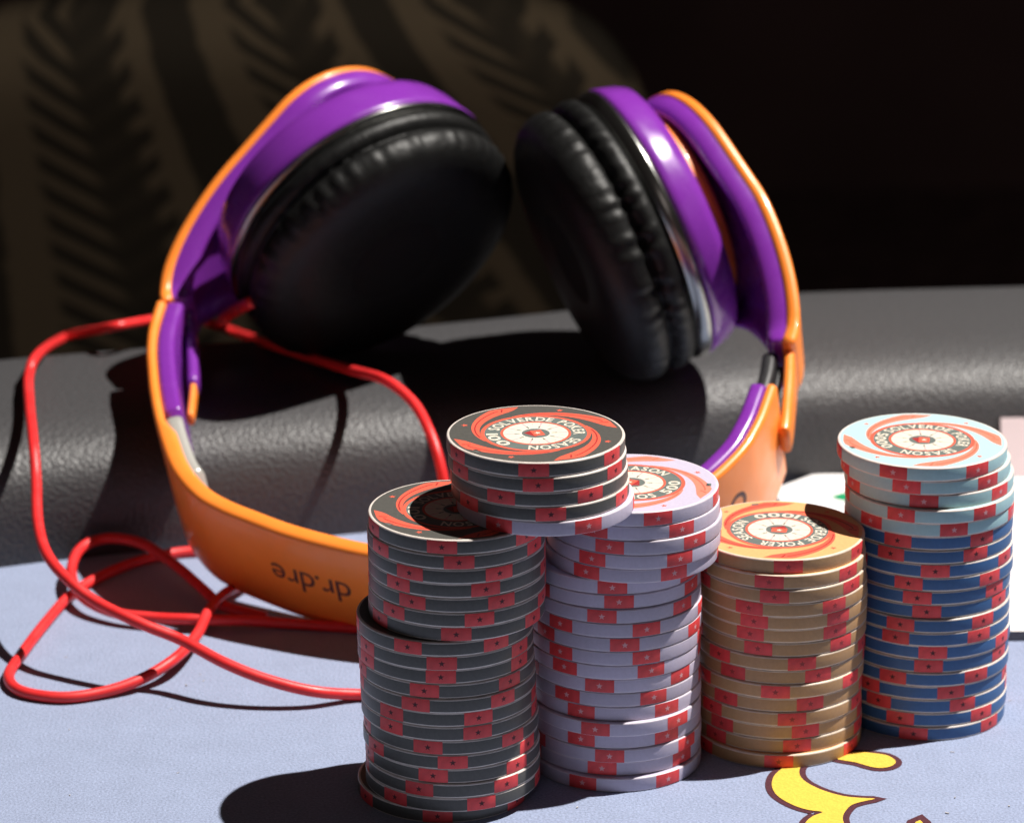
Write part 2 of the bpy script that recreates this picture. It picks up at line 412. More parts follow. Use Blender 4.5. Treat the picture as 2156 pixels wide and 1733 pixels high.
    def arc_text(txt, a_mid, outward, size, k_=1.0):
        rr = rm+hgt/2; k_ = (R(k_)*rr-0.42*len(txt))/sum(glyph(c, 0.02)[2]*size for c in txt)
        ws = [glyph(c, 0.02)[2]*size*k_+0.42 for c in txt]; tot = sum(ws)
        pos = -tot/2
        for c, wd in zip(txt, ws):
            if c != ' ':
                v, f, _ = glyph(c, 0.02); al = (pos+wd/2)/rr
                a = a_mid-al if outward else a_mid+al
                ca, sa = math.cos(a), math.sin(a); pv = []
                for x, y in v:
                    x *= size*k_; y *= size
                    if outward: rad = rm+y; tx = x; px, py = rad*ca+tx*sa, rad*sa-tx*ca
                    else: rad = rm+hgt-y; px, py = rad*ca-x*sa, rad*sa+x*ca
                    pv.append((px, py, z+0.034))
                g.add(pv, f, 0)
            pos += wd
    sz = hgt/0.70
    arc_text('SOLVERDE', R(92), True, sz, 104); arc_text('POKER', R(1), True, sz, 62); arc_text('SEASON', R(-86), True, sz, 80); arc_text(value, R(182), False, sz, 14+13*len(value))
    o = g.build('lettering', [M['cream']], root, smooth=False); o.matrix_local = base
    # small dark maker's mark near the rim
    g = G(); g.add([(-0.9, -0.55, z), (0.9, -0.55, z), (0.9, 0.55, z), (-0.9, 0.55, z)], [[0, 1, 2, 3]], 0)
    o = g.build('rim_mark', [M['inlay']], root, smooth=False); o.matrix_local = base @ Matrix.Rotation(R(197), 4, 'Z') @ Matrix.Translation((CR*0.885*S, 0, 0)) @ Matrix.Rotation(R(90), 4, 'Z')

ORD = ['topmost', 'second', 'third', 'fourth', 'fifth', 'sixth', 'seventh', 'eighth', 'ninth', 'tenth', 'eleventh', 'twelfth', 'thirteenth',
       'fourteenth', 'fifteenth', 'sixteenth', 'seventeenth', 'eighteenth', 'nineteenth', 'lowest']
def place_chip(col, x, y, z, theta, label, group, value=None, face=None):
    root = thing('poker_chip', label, 'poker chip', group, (x, y, z))
    root.rotation_euler = (random.uniform(-.0015, .0015), random.uniform(-.0015, .0015), 0)
    link('body', BODY[col], root)
    for k_ in range(6):
        link('edge_spot', SPOT[col], root, Matrix.Rotation(theta+R(60*k_), 4, 'Z'))
    if value: face_print(root, value, R(face))
    return root
def solve_x(u, y, z):                              # x at depth y and height z for a measured column of the photo
    dep = y*math.cos(PITCH)+(CAMH-z)*math.sin(PITCH)
    return (u-1078)/FPX*dep
def stack(y0, z0, px0, sc_, Rpx, rows, labels, group, value, face, yj=0.5, ys=None):
    n = len(rows)
    for i, (col, c, s) in enumerate(rows):
        z = z0+(n-1-i)*CT
        y = y0+(ys or {}).get(i, 0)+random.uniform(-yj, yj)
        x = solve_x((px0+c/sc_)*2156/3000, y, z+CT/2)
        th = math.asin(max(-1, min(1, (s-c)/Rpx)))
        place_chip(col, x, y, z, th, labels(i, n, col), group, value if i == 0 else None, face)

B_, L_, O_, W_, U_ = 'black', 'lilac', 'orange', 'white', 'blue'
s1 = [(B_, 1112, 965), (B_, 1100, 1145), (B_, 1106, 625), (B_, 1110, 500), (B_, 1112, 650), (B_, 1110, 450), (B_, 1105, 1115), (B_, 982, 605), (B_, 985, 965), (B_, 990, 955),
      (B_, 1003, 780), (B_, 1015, 685), (B_, 1018, 425), (B_, 1025, 420), (B_, 1048, 815), (B_, 1042, 1080), (B_, 1062, 870), (B_, 1068, 720), (B_, 1066, 460), (B_, 980, 920)]
def lab(first, mid, last, extra=None):
    def f(i, n, col):
        if extra and i in extra: return extra[i]
        if i == 0: return first
        if i == n-1: return last
        return mid.format(o=ORD[i], c=col)
    return f
stack(796, 0, 1030, 3.593, 940, s1,
      lab('top black chip of the leftmost stack, its face half shadowed by the pile above', '{o} black chip from the top of the leftmost stack', 'bottom black chip on the felt sticking out left under the leftmost stack',
          {7: 'eighth black chip down the leftmost stack, jutting out left with its dark face showing'}),
      'black chips of the leftmost stack', '100', 15, 0.4, {0: 0, 19: 1.2})
mini = [(B_, 1228, 1212), (B_, 1237, 1240), (B_, 1247, 1005), (B_, 1257, 1320), (L_, 1288, 990)]
stack(798, 20*CT, 1000, 2.156, 568, mini,
      lab('topmost black chip of the small pile bridging the two left stacks', '{o} black chip down the small pile bridging the two left stacks', 'lilac chip at the bottom of the small pile bridging the two left stacks'),
      'small pile across the two left stacks', '100', 25, 0.3)
s2 = [(L_, 1112, 1365), (L_, 1125, 700), (L_, 1150, 860), (L_, 1140, 680), (L_, 1112, 620), (L_, 925, 890), (L_, 930, 960), (L_, 935, 780), (L_, 947, 1250), (L_, 948, 1020),
      (L_, 942, 1250), (L_, 933, 390), (L_, 930, 755), (L_, 933, 415), (L_, 945, 560), (L_, 942, 710), (L_, 943, 560), (L_, 950, 860), (L_, 945, 780), (L_, 948, 575)]
stack(815, 0, 1540, 3.593, 916, s2,
      lab('top lilac chip of the lilac stack with its printed face showing', '{o} lilac chip from the top of the lilac stack', 'bottom lilac chip on the felt under the lilac stack',
          {4: 'fifth lilac chip down the lilac stack, lowest of its right-shifted upper part', 5: 'sixth lilac chip down the lilac stack, first below the overhang'}),
      'lilac chips of the lilac stack', '500', 158, 0.4, {0: -1.5, 1: -1.2, 2: -1.5, 3: -1.5, 4: -1.8, 5: 0.5, 15: -1, 18: 0.8, 19: -0.8})
s3 = [(O_, 907, 945), (O_, 918, 745), (O_, 924, 800), (O_, 935, 540), (O_, 940, 590), (O_, 936, 550), (O_, 930, 630), (O_, 915, 1090), (O_, 910, 1265), (O_, 905, 810),
      (O_, 890, 1180), (O_, 885, 985), (O_, 885, 1130), (O_, 890, 1040), (O_, 882, 845)]
stack(828, 0, 2030, 3.593, 900, s3,
      lab('top orange chip of the short orange stack, printed face crossed by a shadow', '{o} orange chip from the top of the short orange stack', 'bottom orange chip beside the yellow print under the orange stack'),
      'orange chips of the short stack', '1000', -92, 0.4, {1: -0.6, 2: -0.8, 3: -0.9, 14: -1.0})
s4 = [(W_, 1083, 695), (W_, 1120, 830), (W_, 1155, 1010), (W_, 1162, 775), (W_, 1160, 1330), (U_, 1152, 740), (U_, 1142, 670), (U_, 1150, 1130), (U_, 1155, 850), (U_, 1128, 940), (U_, 1120, 1040),
      (U_, 1122, 765), (U_, 1118, 715), (U_, 1130, 1105), (U_, 1110, 1060), (U_, 1110, 685), (U_, 1092, 1305), (U_, 1090, 1435), (U_, 1092, 760), (U_, 1075, 900)]
def lab4(i, n, col):
    if i == 0: return 'top pale aqua chip of the rightmost stack with its printed face in full light'
    if i < 5: return ORD[i]+' pale aqua chip down the top of the rightmost stack'
    if i == n-1: return 'bottom blue chip on the felt under the rightmost stack'
    if i == 5: return 'highest blue chip of the rightmost stack, just below the pale aqua chips'
    return ORD[i-5]+' blue chip below the pale aqua chips of the rightmost stack'
stack(843, 0, 2400, 3.593, 903, s4, lab4, 'pale aqua and blue chips of the rightmost stack', '5000', 0, 0.4, {3: -0.8, 11: -0.6})

# ------------------------------------------------------------------ headphones
HO = Vector((-10, 878, 14.5))
HU = Vector((0, .925, .38)).normalized(); HN = Vector((-.13, -.38, .925)); HN = (HN-HU*HN.dot(HU)).normalized(); HX = HU.cross(HN).normalized()
def hp(x, t, n): return HO+HX*x+HU*t+HN*n
head = thing('headphones', 'purple and orange folding headphones lying upside down against the black rail', 'headphones', None, HO)
def hmk(name, V, F, m, parent=None, idx=None, smooth=True):
    o = mk(name, [v-HO for v in V], F, m, parent or head, idx, smooth); return o

def strip(curve, hw, layers, nres=10, cap=True):
    """curve: (x,t) list in the headphone plane; hw(s): half width; layers: (d0,d1) depth inward; rounded edges. returns V,F"""
    L = len(curve); V, F = [], []
    cs = []
    nr = 4
    for i, (x, t) in enumerate(curve):
        s = i/(L-1)
        a = Vector(curve[max(i-1, 0)]); b = Vector(curve[min(i+1, L-1)])
        tg = (b-a).normalized(); inw = Vector((-tg.y, tg.x))      # inward when running left, bottom, right
        d0, d1 = layers(s) if callable(layers) else layers
        h = hw(s); rr = min((d1-d0)/2*0.98, 1.6)
        sec = []
        for (cx, cy, a0) in ((h-rr, d1-rr, 0), (-h+rr, d1-rr, 90), (-h+rr, d0+rr, 180), (h-rr, d0+rr, 270)):
            for q in range(nr+1):
                an = R(a0+90*q/nr); sec.append((cx+rr*math.cos(an), cy+rr*math.sin(an)))
        for (n_, d_) in sec: V.append(hp(x+inw.x*d_, t+inw.y*d_, n_))
    K = len(V)//L
    for i in range(L-1):
        for j in range(K): F.append([i*K+j, i*K+(j+1) % K, (i+1)*K+(j+1) % K, (i+1)*K+j])
    if cap: F.append(list(range(K))[::-1]); F.append([(L-1)*K+j for j in range(K)])
    return V, F
def c2(pts, n=6): return [(p.x, p.y) for p in crom([Vector((a, b, 0)) for a, b in pts], n)]
outer = [(-85.4, 115.8), (-86.3, 109.4), (-86.8, 103.2), (-86.6, 95.3), (-85.7, 87.4), (-84.6, 79.5), (-82.4, 67.8), (-79.3, 54.6), (-75.3, 42.0), (-69.1, 31.5), (-62.4, 25.0), (-54.5, 19.4), (-46.0, 13.8),
         (-35.9, 8.4), (-23.9, 3.0), (-10.0, -1.1), (5.0, -2.8), (20.0, -2.3), (33.0, 0.7), (45.1, 6.0), (55.1, 12.3), (62.7, 18.6), (67.9, 24.4), (71.6, 29.6), (73.9, 34.3), (76.0, 39.4), (77.7, 44.9), (79.4, 50.8)]
oc = c2(outer, 6); LO = len(oc)
def ss(a, b, x):
    t = min(1, max(0, (x-a)/(b-a))); return t*t*(3-2*t)
def hw_band(s):
    i = s*(LO-1)/6
    return 10.5+4.2*ss(4.0, 8.0, i)+0.6*ss(20, 26, i)
def lay_band(s):
    i = s*(LO-1)/6
    return (0, 2.7+2.1*ss(6.3, 6.9, i)-2.0*ss(14.5, 16.5, i))
V, F = strip(oc, hw_band, lay_band)
band = hmk('headband', V, F, M['orange'])
lin = oc[6*16:]
V, F = strip(lin, lambda s: hw_band((6*16+s*(len(lin)-1))/(LO-1))-0.3, (2.7, 7.2)); hmk('band_lining', V, F, M['purple'])
hs = oc[0:6*6+1]
V, F = strip(hs, lambda s: 9.8+1.0*s, (2.6, 7.6)); hmk('slider_housing', V, F, M['purple'])
sl = oc[6*6+2:6*8+3]
V, F = strip(sl, lambda s: 12.6+1.2*s, (2.5, 7.2)); hmk('slider', V, F, M['steel'])
# right hinge and slider
V, F = strip(c2([(80.2, 54.4), (81.6, 61.5), (83.8, 72.2)]), lambda s: 2.4, (2.9, 4.2)); hmk('slider', V, F, M['dark_plastic'])
V, F = strip(c2([(81.6, 60.3), (83.3, 67.4), (84.4, 74.6)]), lambda s: 5.0, (4.6, 8.6)); hmk('hinge', V, F, M['dark_plastic'])
# lettering on the band (upside down, as the headphones stand)
acc = [0]
for i in range(1, LO): acc.append(acc[-1]+math.hypot(oc[i][0]-oc[i-1][0], oc[i][1]-oc[i-1][1]))
def band_at(s_mm, n_, off=0.0):
    for i in range(1, LO):
        if acc[i] >= s_mm: break
    f = (s_mm-acc[i-1])/max(1e-6, acc[i]-acc[i-1])
    x = oc[i-1][0]+(oc[i][0]-oc[i-1][0])*f; t = oc[i-1][1]+(oc[i][1]-oc[i-1][1])*f
    tg = Vector((oc[i][0]-oc[i-1][0], oc[i][1]-oc[i-1][1])).normalized(); ow = Vector((tg.y, -tg.x))
    return hp(x+ow.x*off, t+ow.y*off, n_)
def s_of_x(xq):
    for i in range(LO):
        if oc[i][0] > xq and i > 40: return acc[i]
TXT = 'dr.dre'; size = 10.2
s_start = s_of_x(-30.5)
V, F = [], []; pos = 0
for chh in TXT:
    v, f, wd = glyph(chh, 0.0)
    wd *= size; b0 = len(V)
    for x, y in v: V.append(band_at(s_start-(pos+wd/2+x*size), 3.0-y*size, 0.06))
    F += [[q+b0 for q in ff] for ff in f]; pos += wd+(0.9 if chh not in 'r.' else 0.35)
hmk('lettering', V, F, M['ink'], smooth=False)
# round emblem on the right of the band: ring with a 'b' stroke
V, F = [], []
sb = s_of_x(66.5); nb = 32
def ringstrip(pts):
    b0 = len(V)
    for (a1, b1), (a2, b2) in pts: V.append(band_at(sb+a1, b1, 0.06)); V.append(band_at(sb+a2, b2, 0.06))
    for i in range(len(pts)-1): F.append([b0+2*i, b0+2*i+1, b0+2*i+3, b0+2*i+2])
ringstrip([((3.4*math.cos(2*math.pi*i/nb), 1+3.4*math.sin(2*math.pi*i/nb)), (2.2*math.cos(2*math.pi*i/nb), 1+2.2*math.sin(2*math.pi*i/nb))) for i in range(nb+1)])
hmk('emblem', V, F, M['ink'], smooth=False)

# arms with round yokes
def yoke(side, P0, tan0, centre, alpha, gamma, Rd, hw0, tongue, hd=(0.30, 0.30)):
    """side +1: left arm (inner side faces +x), -1: right arm"""
    d = (HX*side*math.cos(alpha)-HU*math.sin(alpha)+HN*gamma).normalized()
    e = (HX*side*math.sin(alpha)+HU*math.cos(alpha)); e = (e-d*e.dot(d)).normalized()
    wv = d.cross(e).normalized()
    if wv.dot(HN) < 0: wv = -wv
    C0 = hp(*centre); A0 = hp(*P0)
    B1 = C0-e*(Rd*0.9)
    T0 = (HX*tan0[0]+HU*tan0[1]).normalized()
    Lb = (B1-A0).length
    cen = []
    nb_ = 20
    for i in range(nb_):
        t = i/nb_; p1 = A0+T0*Lb*hd[0]; p2 = B1-e*Lb*hd[1]
        cen.append((A0*(1-t)**3+p1*3*t*(1-t)**2+p2*3*t*t*(1-t)+B1*t**3, None))
    nd = 40
    for i in range(nd+1):
        q = -0.9*Rd+(1.9*Rd)*(i/nd)**0.92
        q = min(q, Rd*0.9995); cen.append((C0+e*q, q))
    L = len(cen)
    # half widths
    hwL = []; qs = []
    acc_ = 0.0
    for i in range(nb_-1, -1, -1):
        acc_ += (cen[i+1][0]-cen[i][0]).length; qs.insert(0, -0.9*Rd-acc_)
    q0 = qs[3]
    A_, B_2, C_ = q0*q0-Rd*Rd, -2*hw0*q0, hw0*hw0-Rd*Rd
    mt = (-B_2+math.sqrt(B_2*B_2-4*A_*C_))/(2*A_)
    qt = -Rd*math.sin(math.atan(mt))
    for i, (p, q) in enumerate(cen):
        qq = qs[i] if q is None else q
        if qq < q0: h = hw0
        elif qq < qt: h = hw0+mt*(qq-q0)
        else: h = math.sqrt(max(0.0004, Rd*Rd-qq*qq))
        hwL.append(h)
    frames = []
    for i, (p, q) in enumerate(cen):
        a = cen[max(i-1, 0)][0]; b = cen[min(i+1, L-1)][0]; tg = (b-a).normalized()
        wloc = (HN*(1-min(1, i/nb_))+wv*min(1, i/nb_)).normalized()
        dn = tg.cross(wloc).normalized()
        if dn.dot(d) < 0: dn = -dn
        wl = dn.cross(tg).normalized()
        if wl.dot(HN) < 0: wl = -wl
        frames.append((tg, wl, dn))
    K = 28
    def grid(hfun, shrink=0):
        V = []
        for i, (p, q) in enumerate(cen):
            tg, wl, dn = frames[i]; h = max(hwL[i]-shrink, 0.02)
            for j in range(K+1):
                y = -math.cos(math.pi*j/K)*h
                if q is None: dl = h-abs(y)
                else:
                    dl = max(h-abs(y) if q < qt else 0, (Rd-shrink)-math.hypot(q, y))
                dl = max(dl, 0)
                if i < 4: dl = min(dl, i*0.8+0.4)
                V.append(p+wl*y+dn*(hfun(dl)+1.3))
        return V
    def solid(h0, h1, shrink):
        A = grid(h0, shrink); Bb = grid(h1, shrink); V = A+Bb; n_ = len(A); F = []
        W = K+1
        for i in range(L-1):
            for j in range(K):
                F.append([i*W+j, i*W+j+1, (i+1)*W+j+1, (i+1)*W+j]); F.append([n_+i*W+j, n_+(i+1)*W+j, n_+(i+1)*W+j+1, n_+i*W+j+1])
            F.append([i*W, (i+1)*W, n_+(i+1)*W, n_+i*W]); F.append([i*W+K, n_+i*W+K, n_+(i+1)*W+K, (i+1)*W+K])
        for j in range(K): F.append([j, n_+j, n_+j+1, j+1])
        return V, F
    rim = 1.0
    def o_out(dl): return -3.3+0.7*max(0, 1-dl/0.9)**2
    V, F = solid(o_out, lambda dl: 0.0, 0.0)
    osh = hmk('arm_cover', V, F, M['orange'])
    def roll(dl):
        if dl < 2.8: return 0.2+5.3*math.sqrt(max(0, 1-((dl-2.8)/2.8)**2))
        if dl < 5.6: return 0.5+2.5*(1+math.cos(math.pi*(dl-2.8)/2.8))
        return 0.5
    V, F = solid(lambda dl: 0.02, roll, 0.35)
    hmk('arm_lining', V, F, M['purple'])
    # tongue: the thin tail of the arm that runs on past the hinge
    V, F = strip(c2(tongue), lambda s: 4.2+1.6*s if side < 0 else 2.8-1.0*s, (0, 2.8) if side < 0 else (0, 1.8)); hmk('arm_tail', V, F, M['orange'])
    if side > 0:
        tb = c2(tongue)[:13]; V, F = strip(tb, lambda s: 3.2-0.6*s, (-0.6, 2.4)); hmk('tail_cover', V, F, M['purple'])
    return d, e, wv, C0
dL = yoke(1, (-82.4, 118.2, 0), (-0.4, 1), (-40.6, 174.1, 2), 0.846, 0.048, 32.1, 8.6, [(-80.0, 124.7), (-77.4, 105.1), (-76.1, 90.0), (-76.2, 77.5)])
dR = yoke(-1, (82.6, 75.3, 0), (0.41, 1), (62.1, 144.3, 2), 0.513, 0.077, 32.1, 8.5, [(81.4, 46.5), (82.0, 50.0), (82.9, 57.9), (83.9, 67.4), (84.7, 79.4)], (0.346, 0.18))

def ear_cup(centre, axis, Rc, seed, deep=0.0, capm='orange', crease=1.0, ringh=0.0, thick=1.0):
    c = centre; ax = axis.normalized()
    e1 = ax.cross(Vector((0, 0, 1))).normalized(); e2 = ax.cross(e1)
    fr = (c, e1, e2, ax); k_ = Rc/38.0
    sc2 = lambda P: [(r*k_, h) for r, h in P]
    V, F, _ = lathe(sc2([(0.01, -14), (18, -14), (23, -13.6), (26, -12.6), (27.2, -10.8), (27.4, -8), (27, -7)]), 72, fr); V = [v-ax*deep for v in V]; hmk('cup_cap', V, F, M[capm])
    V, F, _ = lathe(sc2([(24, -8.2-deep), (34.4, -8.2-deep), (36.0, -7.4-deep*0.9), (37.3, -5.0-deep*0.6), (38.4, -1.4), (38.9, 0.5), (38.4, 1.4), (30, 1.5)]), 96, fr)
    cup = hmk('ear_cup', V, F, M['purple'])
    V, F, _ = lathe(sc2([(30, 1.45), (38.0, 1.45), (38.9, 1.8), (39.0, 2.4), (38.5, 4.0-ringh*.6), (37.9, 5.2-ringh), (36.9, 5.9-ringh), (30, 5.9-ringh)]), 96, fr); hmk('cup_ring', V, F, M['gloss_black'], head)
    rng = random.Random(seed); ph = [rng.uniform(0, 6.28) for _ in range(6)]
    def wob(a, r, h):
        if r < 20: return 0, 0
        k2 = max(0, 1-abs(h-13.8)/6.0)
        w1 = math.sin(a*43+ph[0]+1.5*math.sin(a*5+ph[3]))*0.5+math.sin(a*61+ph[1]+math.sin(a*9+ph[4]))*0.3
        w2 = math.sin(a*7+ph[2])*0.25
        return (0.95*w1*k2+w2*0.5)*crease, 0.55*w1*k2*crease
    P = [(30, 4.3), (36.6, 4.3), (38.4, 5.6), (38.9, 7.6), (38.3, 9.6), (36.9, 10.9), (35.6, 11.4), (36.6, 12.0), (38.2, 13.4), (38.6, 16), (38.0, 19), (36.6, 21.4), (34.2, 23.4), (30.5, 24.6), (26, 25.0), (21, 24.9), (16.5, 24.6), (13.0, 24.2)]
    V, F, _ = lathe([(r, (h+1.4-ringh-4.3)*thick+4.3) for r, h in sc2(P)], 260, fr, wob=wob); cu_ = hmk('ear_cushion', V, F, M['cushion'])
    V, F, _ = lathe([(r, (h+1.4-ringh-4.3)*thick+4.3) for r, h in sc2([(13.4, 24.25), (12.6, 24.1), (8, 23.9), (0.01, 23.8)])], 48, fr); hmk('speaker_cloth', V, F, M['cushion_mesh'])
    return c, ax
axL = HX*0.49-HU*0.82-HN*0.28; axR = -HX*0.915-HU*0.394-HN*0.089
cL, aL = ear_cup(hp(-31.4, 146.5, 10.5), axL, 40.0, 3, 3.5, 'purple', 0.5, 2.2, 0.86)
cR, aR = ear_cup(hp(48.6, 139.2, 2), axR, 38.4, 5, 0.0, 'orange', 1.25)

# ------------------------------------------------------------------ red audio cable
def rail_p(u, v, lift):                            # a point resting lift mm over the rail along a line of sight
    d = sight(u, v); lo = None
    t = 700.0
    while t < 1250:
        p = CAMV+d*t
        if p.z-rail_z(p.x, p.y) <= lift: return p
        t += 0.5
    return on_z(u, v, lift)
path = []
path += [on_z(u, v, 1.5) for u, v in ((900, 1462), (760, 1462))]
path += [on_z(660, 1455, 4), on_z(560, 1430, 7), on_z(470, 1394, 10), on_z(380, 1346, 13), on_z(300, 1314, 16), on_z(205, 1268, 19), on_z(145, 1222, 22), on_z(100, 1168, 24), on_z(80, 1100, 26)]
path += [on_z(76, 1010, 31), on_z(70, 930, 37), rail_p(62, 850, 6), rail_p(61, 790, 5), rail_p(82, 745, 4), rail_p(140, 710, 3), on_z(220, 692, 38), on_z(320, 674, 37), on_z(400, 668, 37), on_z(462, 688, 36), rail_p(482, 696, 2)]
path += [rail_p(560, 722, 2), rail_p(650, 752, 3), rail_p(735, 778, 6), on_z(810, 800, 46), on_z(868, 845, 44), on_z(903, 905, 40), on_z(925, 970, 34), on_z(938, 1040, 26), on_z(945, 1120, 14), on_z(950, 1200, 3)]
cab = G(); cab.add(*tube(crom(path, 10), 1.4))
co = cab.build('audio_cable', M['cable'])
thing('audio_cable', 'red cable looping over the rail and through the headphones to the chips', 'cable', ob=co)
loop = [on_z(800, 1325, 1.4), on_z(690, 1318, 1.4), on_z(600, 1312, 1.6), on_z(520, 1306, 2.6), on_z(420, 1304, 3.2), on_z(320, 1300, 3), on_z(235, 1288, 3), on_z(172, 1255, 4), on_z(150, 1205, 5), on_z(170, 1155, 6), on_z(225, 1133, 7), on_z(300, 1145, 7), on_z(370, 1190, 6),
        on_z(430, 1242, 4), on_z(470, 1275, 2.6), on_z(560, 1300, 1.4)]
loop2 = [on_z(600, 1175, 1.4), on_z(520, 1165, 1.4), on_z(440, 1160, 1.4), on_z(370, 1164, 1.4), on_z(290, 1182, 1.4), on_z(215, 1212, 1.4), on_z(150, 1252, 1.4), on_z(95, 1312, 1.4), on_z(40, 1385, 1.4), on_z(18, 1425, 1.4), on_z(45, 1455, 1.4), on_z(130, 1468, 1.4), on_z(220, 1456, 1.6),
         on_z(300, 1428, 3), on_z(370, 1385, 5), on_z(415, 1335, 5), on_z(440, 1285, 5), on_z(480, 1245, 4), on_z(540, 1222, 1.6), on_z(620, 1215, 1.4)]
cab = G(); cab.add(*tube(crom(loop2, 10), 1.4)); cab.add(*tube(crom(loop, 10), 1.4))
co2 = cab.build('cable_coil', M['cable'])
thing('cable_coil', 'slack loops of red cable lying on the felt beside the headband', 'cable', ob=co2)
# short bright lead at the left ear cup's jack
lead = [on_z(466, 686, 47), on_z(468, 676, 48), on_z(484, 662, 50), on_z(503, 650, 53), on_z(530, 636, 58)]
V, F = tube(crom(lead, 8), 1.7); hmk('plug_lead', V, F, M['cable'])

# ------------------------------------------------------------------ papers
def slab(name, pts, z0, z1, mats):
    n = len(pts); V = [Vector((p.x, p.y, z0)) for p in pts]+[Vector((p.x, p.y, z1)) for p in pts]
    F = [list(range(n))[::-1], list(range(n, 2*n))]+[[i, (i+1) % n, n+(i+1) % n, n+i] for i in range(n)]
    return mk(name, V, F, mats, None, [0, 0]+[1]*n, smooth=False)
pts = [on_z(1714, 1014, 0.4), on_z(1622, 1048, 0.4), on_z(1700, 1130, 0.4), on_z(1960, 1347, 0.4), on_z(2400, 1344, 0.4), on_z(2400, 1010, 0.4)]
area = sum(pts[i].x*pts[(i+1) % len(pts)].y-pts[(i+1) % len(pts)].x*pts[i].y for i in range(len(pts)))
if area < 0: pts.reverse()
leaf = slab('paper_booklet', pts, 0.2, 2.6, [M['paper'], M['paper_edge']])
thing('paper_booklet', 'white printed booklet with a green mark lying behind the rightmost stack', 'booklet', ob=leaf)
gp = [on_z(*src(2200+x/6.74, 1380+y/6.74), 2.7) for x, y in ((1580, 505), (1700, 462), (1840, 425), (1990, 440), (1990, 600), (1820, 580), (1700, 552))]
flat_poly(gp, 2.72, 'green_mark', M['green_print'], leaf)
yb = on_z(2108, 1004, 2.7).y
c0, c1 = on_y(2108, 1004, yb), on_y(2330, 1004, yb); t0, t1 = on_y(2107, 880, yb+9), on_y(2330, 878, yb+9)
dv = Vector((0, 0.75, -0.2))
V = [c0, c1, t1, t0, c0+dv, c1+dv, t1+dv, t0+dv]
F = [[0, 1, 2, 3], [7, 6, 5, 4], [0, 4, 5, 1], [1, 5, 6, 2], [2, 6, 7, 3], [3, 7, 4, 0]]
card = mk('paper_card', V, F, M['paper_pink'], smooth=False)
thing('paper_card', 'pale pinkish card leaning on the rail at the right edge', 'card', ob=card)

# ------------------------------------------------------------------ chair behind the rail
CY = 1450.0
def chair_outline():
    top = [(-420, 420), (-330, 200), (-200, 95), (0, 50), (250, 20), (600, 2), (850, -2), (1000, 6), (1120, 28), (1220, 68), (1290, 122), (1345, 205), (1385, 320), (1410, 500), (1420, 800), (1420, 1100), (1400, 1300)]
    return top
mfab = bpy.data.materials.new('striped_chair_fabric'); mfab.use_nodes = True
nt = mfab.node_tree; bs = nt.nodes['Principled BSDF']; bs.inputs['Roughness'].default_value = 0.9; bs.inputs['Specular IOR Level'].default_value = 0.15
uvn = nt.nodes.new('ShaderNodeUVMap'); uvn.uv_map = 'weave'
def N_(t, **kw):
    n = nt.nodes.new(t)
    for k_, v in kw.items(): setattr(n, k_, v)
    return n
def mth(op, a, b=None, c=None):
    n = N_('ShaderNodeMath', operation=op)
    for i, x in enumerate((a, b, c)):
        if x is None: continue
        if isinstance(x, (int, float)): n.inputs[i].default_value = x
        else: nt.links.new(x, n.inputs[i])
    return n.outputs[0]
nz = N_('ShaderNodeTexNoise'); nz.inputs['Scale'].default_value = 9; nz.inputs['Detail'].default_value = 4
nt.links.new(uvn.outputs['UV'], nz.inputs['Vector'])
sp = N_('ShaderNodeSeparateXYZ'); nt.links.new(uvn.outputs['UV'], sp.inputs[0])
wob = mth('MULTIPLY', mth('SUBTRACT', nz.outputs['Fac'], 0.5), 0.05)
sU = mth('FRACT', mth('ADD', mth('ADD', sp.outputs['X'], wob), 10.0))
dS = mth('ABSOLUTE', mth('SUBTRACT', sU, 0.83))          # plain dark stripe
def sstep(x, e0, e1):
    n = N_('ShaderNodeMapRange', interpolation_type='SMOOTHSTEP'); nt.links.new(x, n.inputs['Value'])
    n.inputs['From Min'].default_value = e0; n.inputs['From Max'].default_value = e1; n.inputs['To Min'].default_value = 0; n.inputs['To Max'].default_value = 1
    return n.outputs['Result']
plain = sstep(dS, 0.14, 0.105)
dF = mth('ABSOLUTE', mth('SUBTRACT', sU, 0.36))
chev = mth('SINE', mth('MULTIPLY', mth('ADD', mth('ADD', sp.outputs['Y'], wob), mth('MULTIPLY', dF, 0.75)), 46.0))
inF = sstep(dF, 0.265, 0.22)
dFs = mth('SUBTRACT', sU, 0.43)
core = sstep(mth('ABSOLUTE', dFs), 0.13, 0.06)
cv = mth('MAXIMUM', sstep(chev, -0.50, -0.05), mth('MULTIPLY', core, 0.9))
feather = mth('MULTIPLY', inF, cv)
dark = mth('MAXIMUM', plain, feather)
dark = mth('MULTIPLY', dark, 0.86)
mixc = N_('ShaderNodeMix', data_type='RGBA'); nt.links.new(dark, mixc.inputs['Factor'])
mixc.inputs['A'].default_value = (0.165, 0.125, 0.084, 1); mixc.inputs['B'].default_value = (0.030, 0.026, 0.022, 1)
nt.links.new(mixc.outputs['Result'], bs.inputs['Base Color'])
bpn = N_('ShaderNodeBump'); bpn.inputs['Strength'].default_value = 0.4; bpn.inputs['Distance'].default_value = 0.001
nz2 = N_('ShaderNodeTexNoise'); nz2.inputs['Scale'].default_value = 220
nt.links.new(uvn.outputs['UV'], nz2.inputs['Vector']); nt.links.new(nz2.outputs['Fac'], bpn.inputs['Height']); nt.links.new(bpn.outputs['Normal'], bs.inputs['Normal'])
chair = thing('chair', 'chair with a dark brown striped fabric back behind the rail', 'chair', None, (-40, CY, -740))
out = [on_y(u, v, CY) for u, v in chair_outline()]
out = crom([Vector((p.x, 0, p.z)) for p in out], 5)
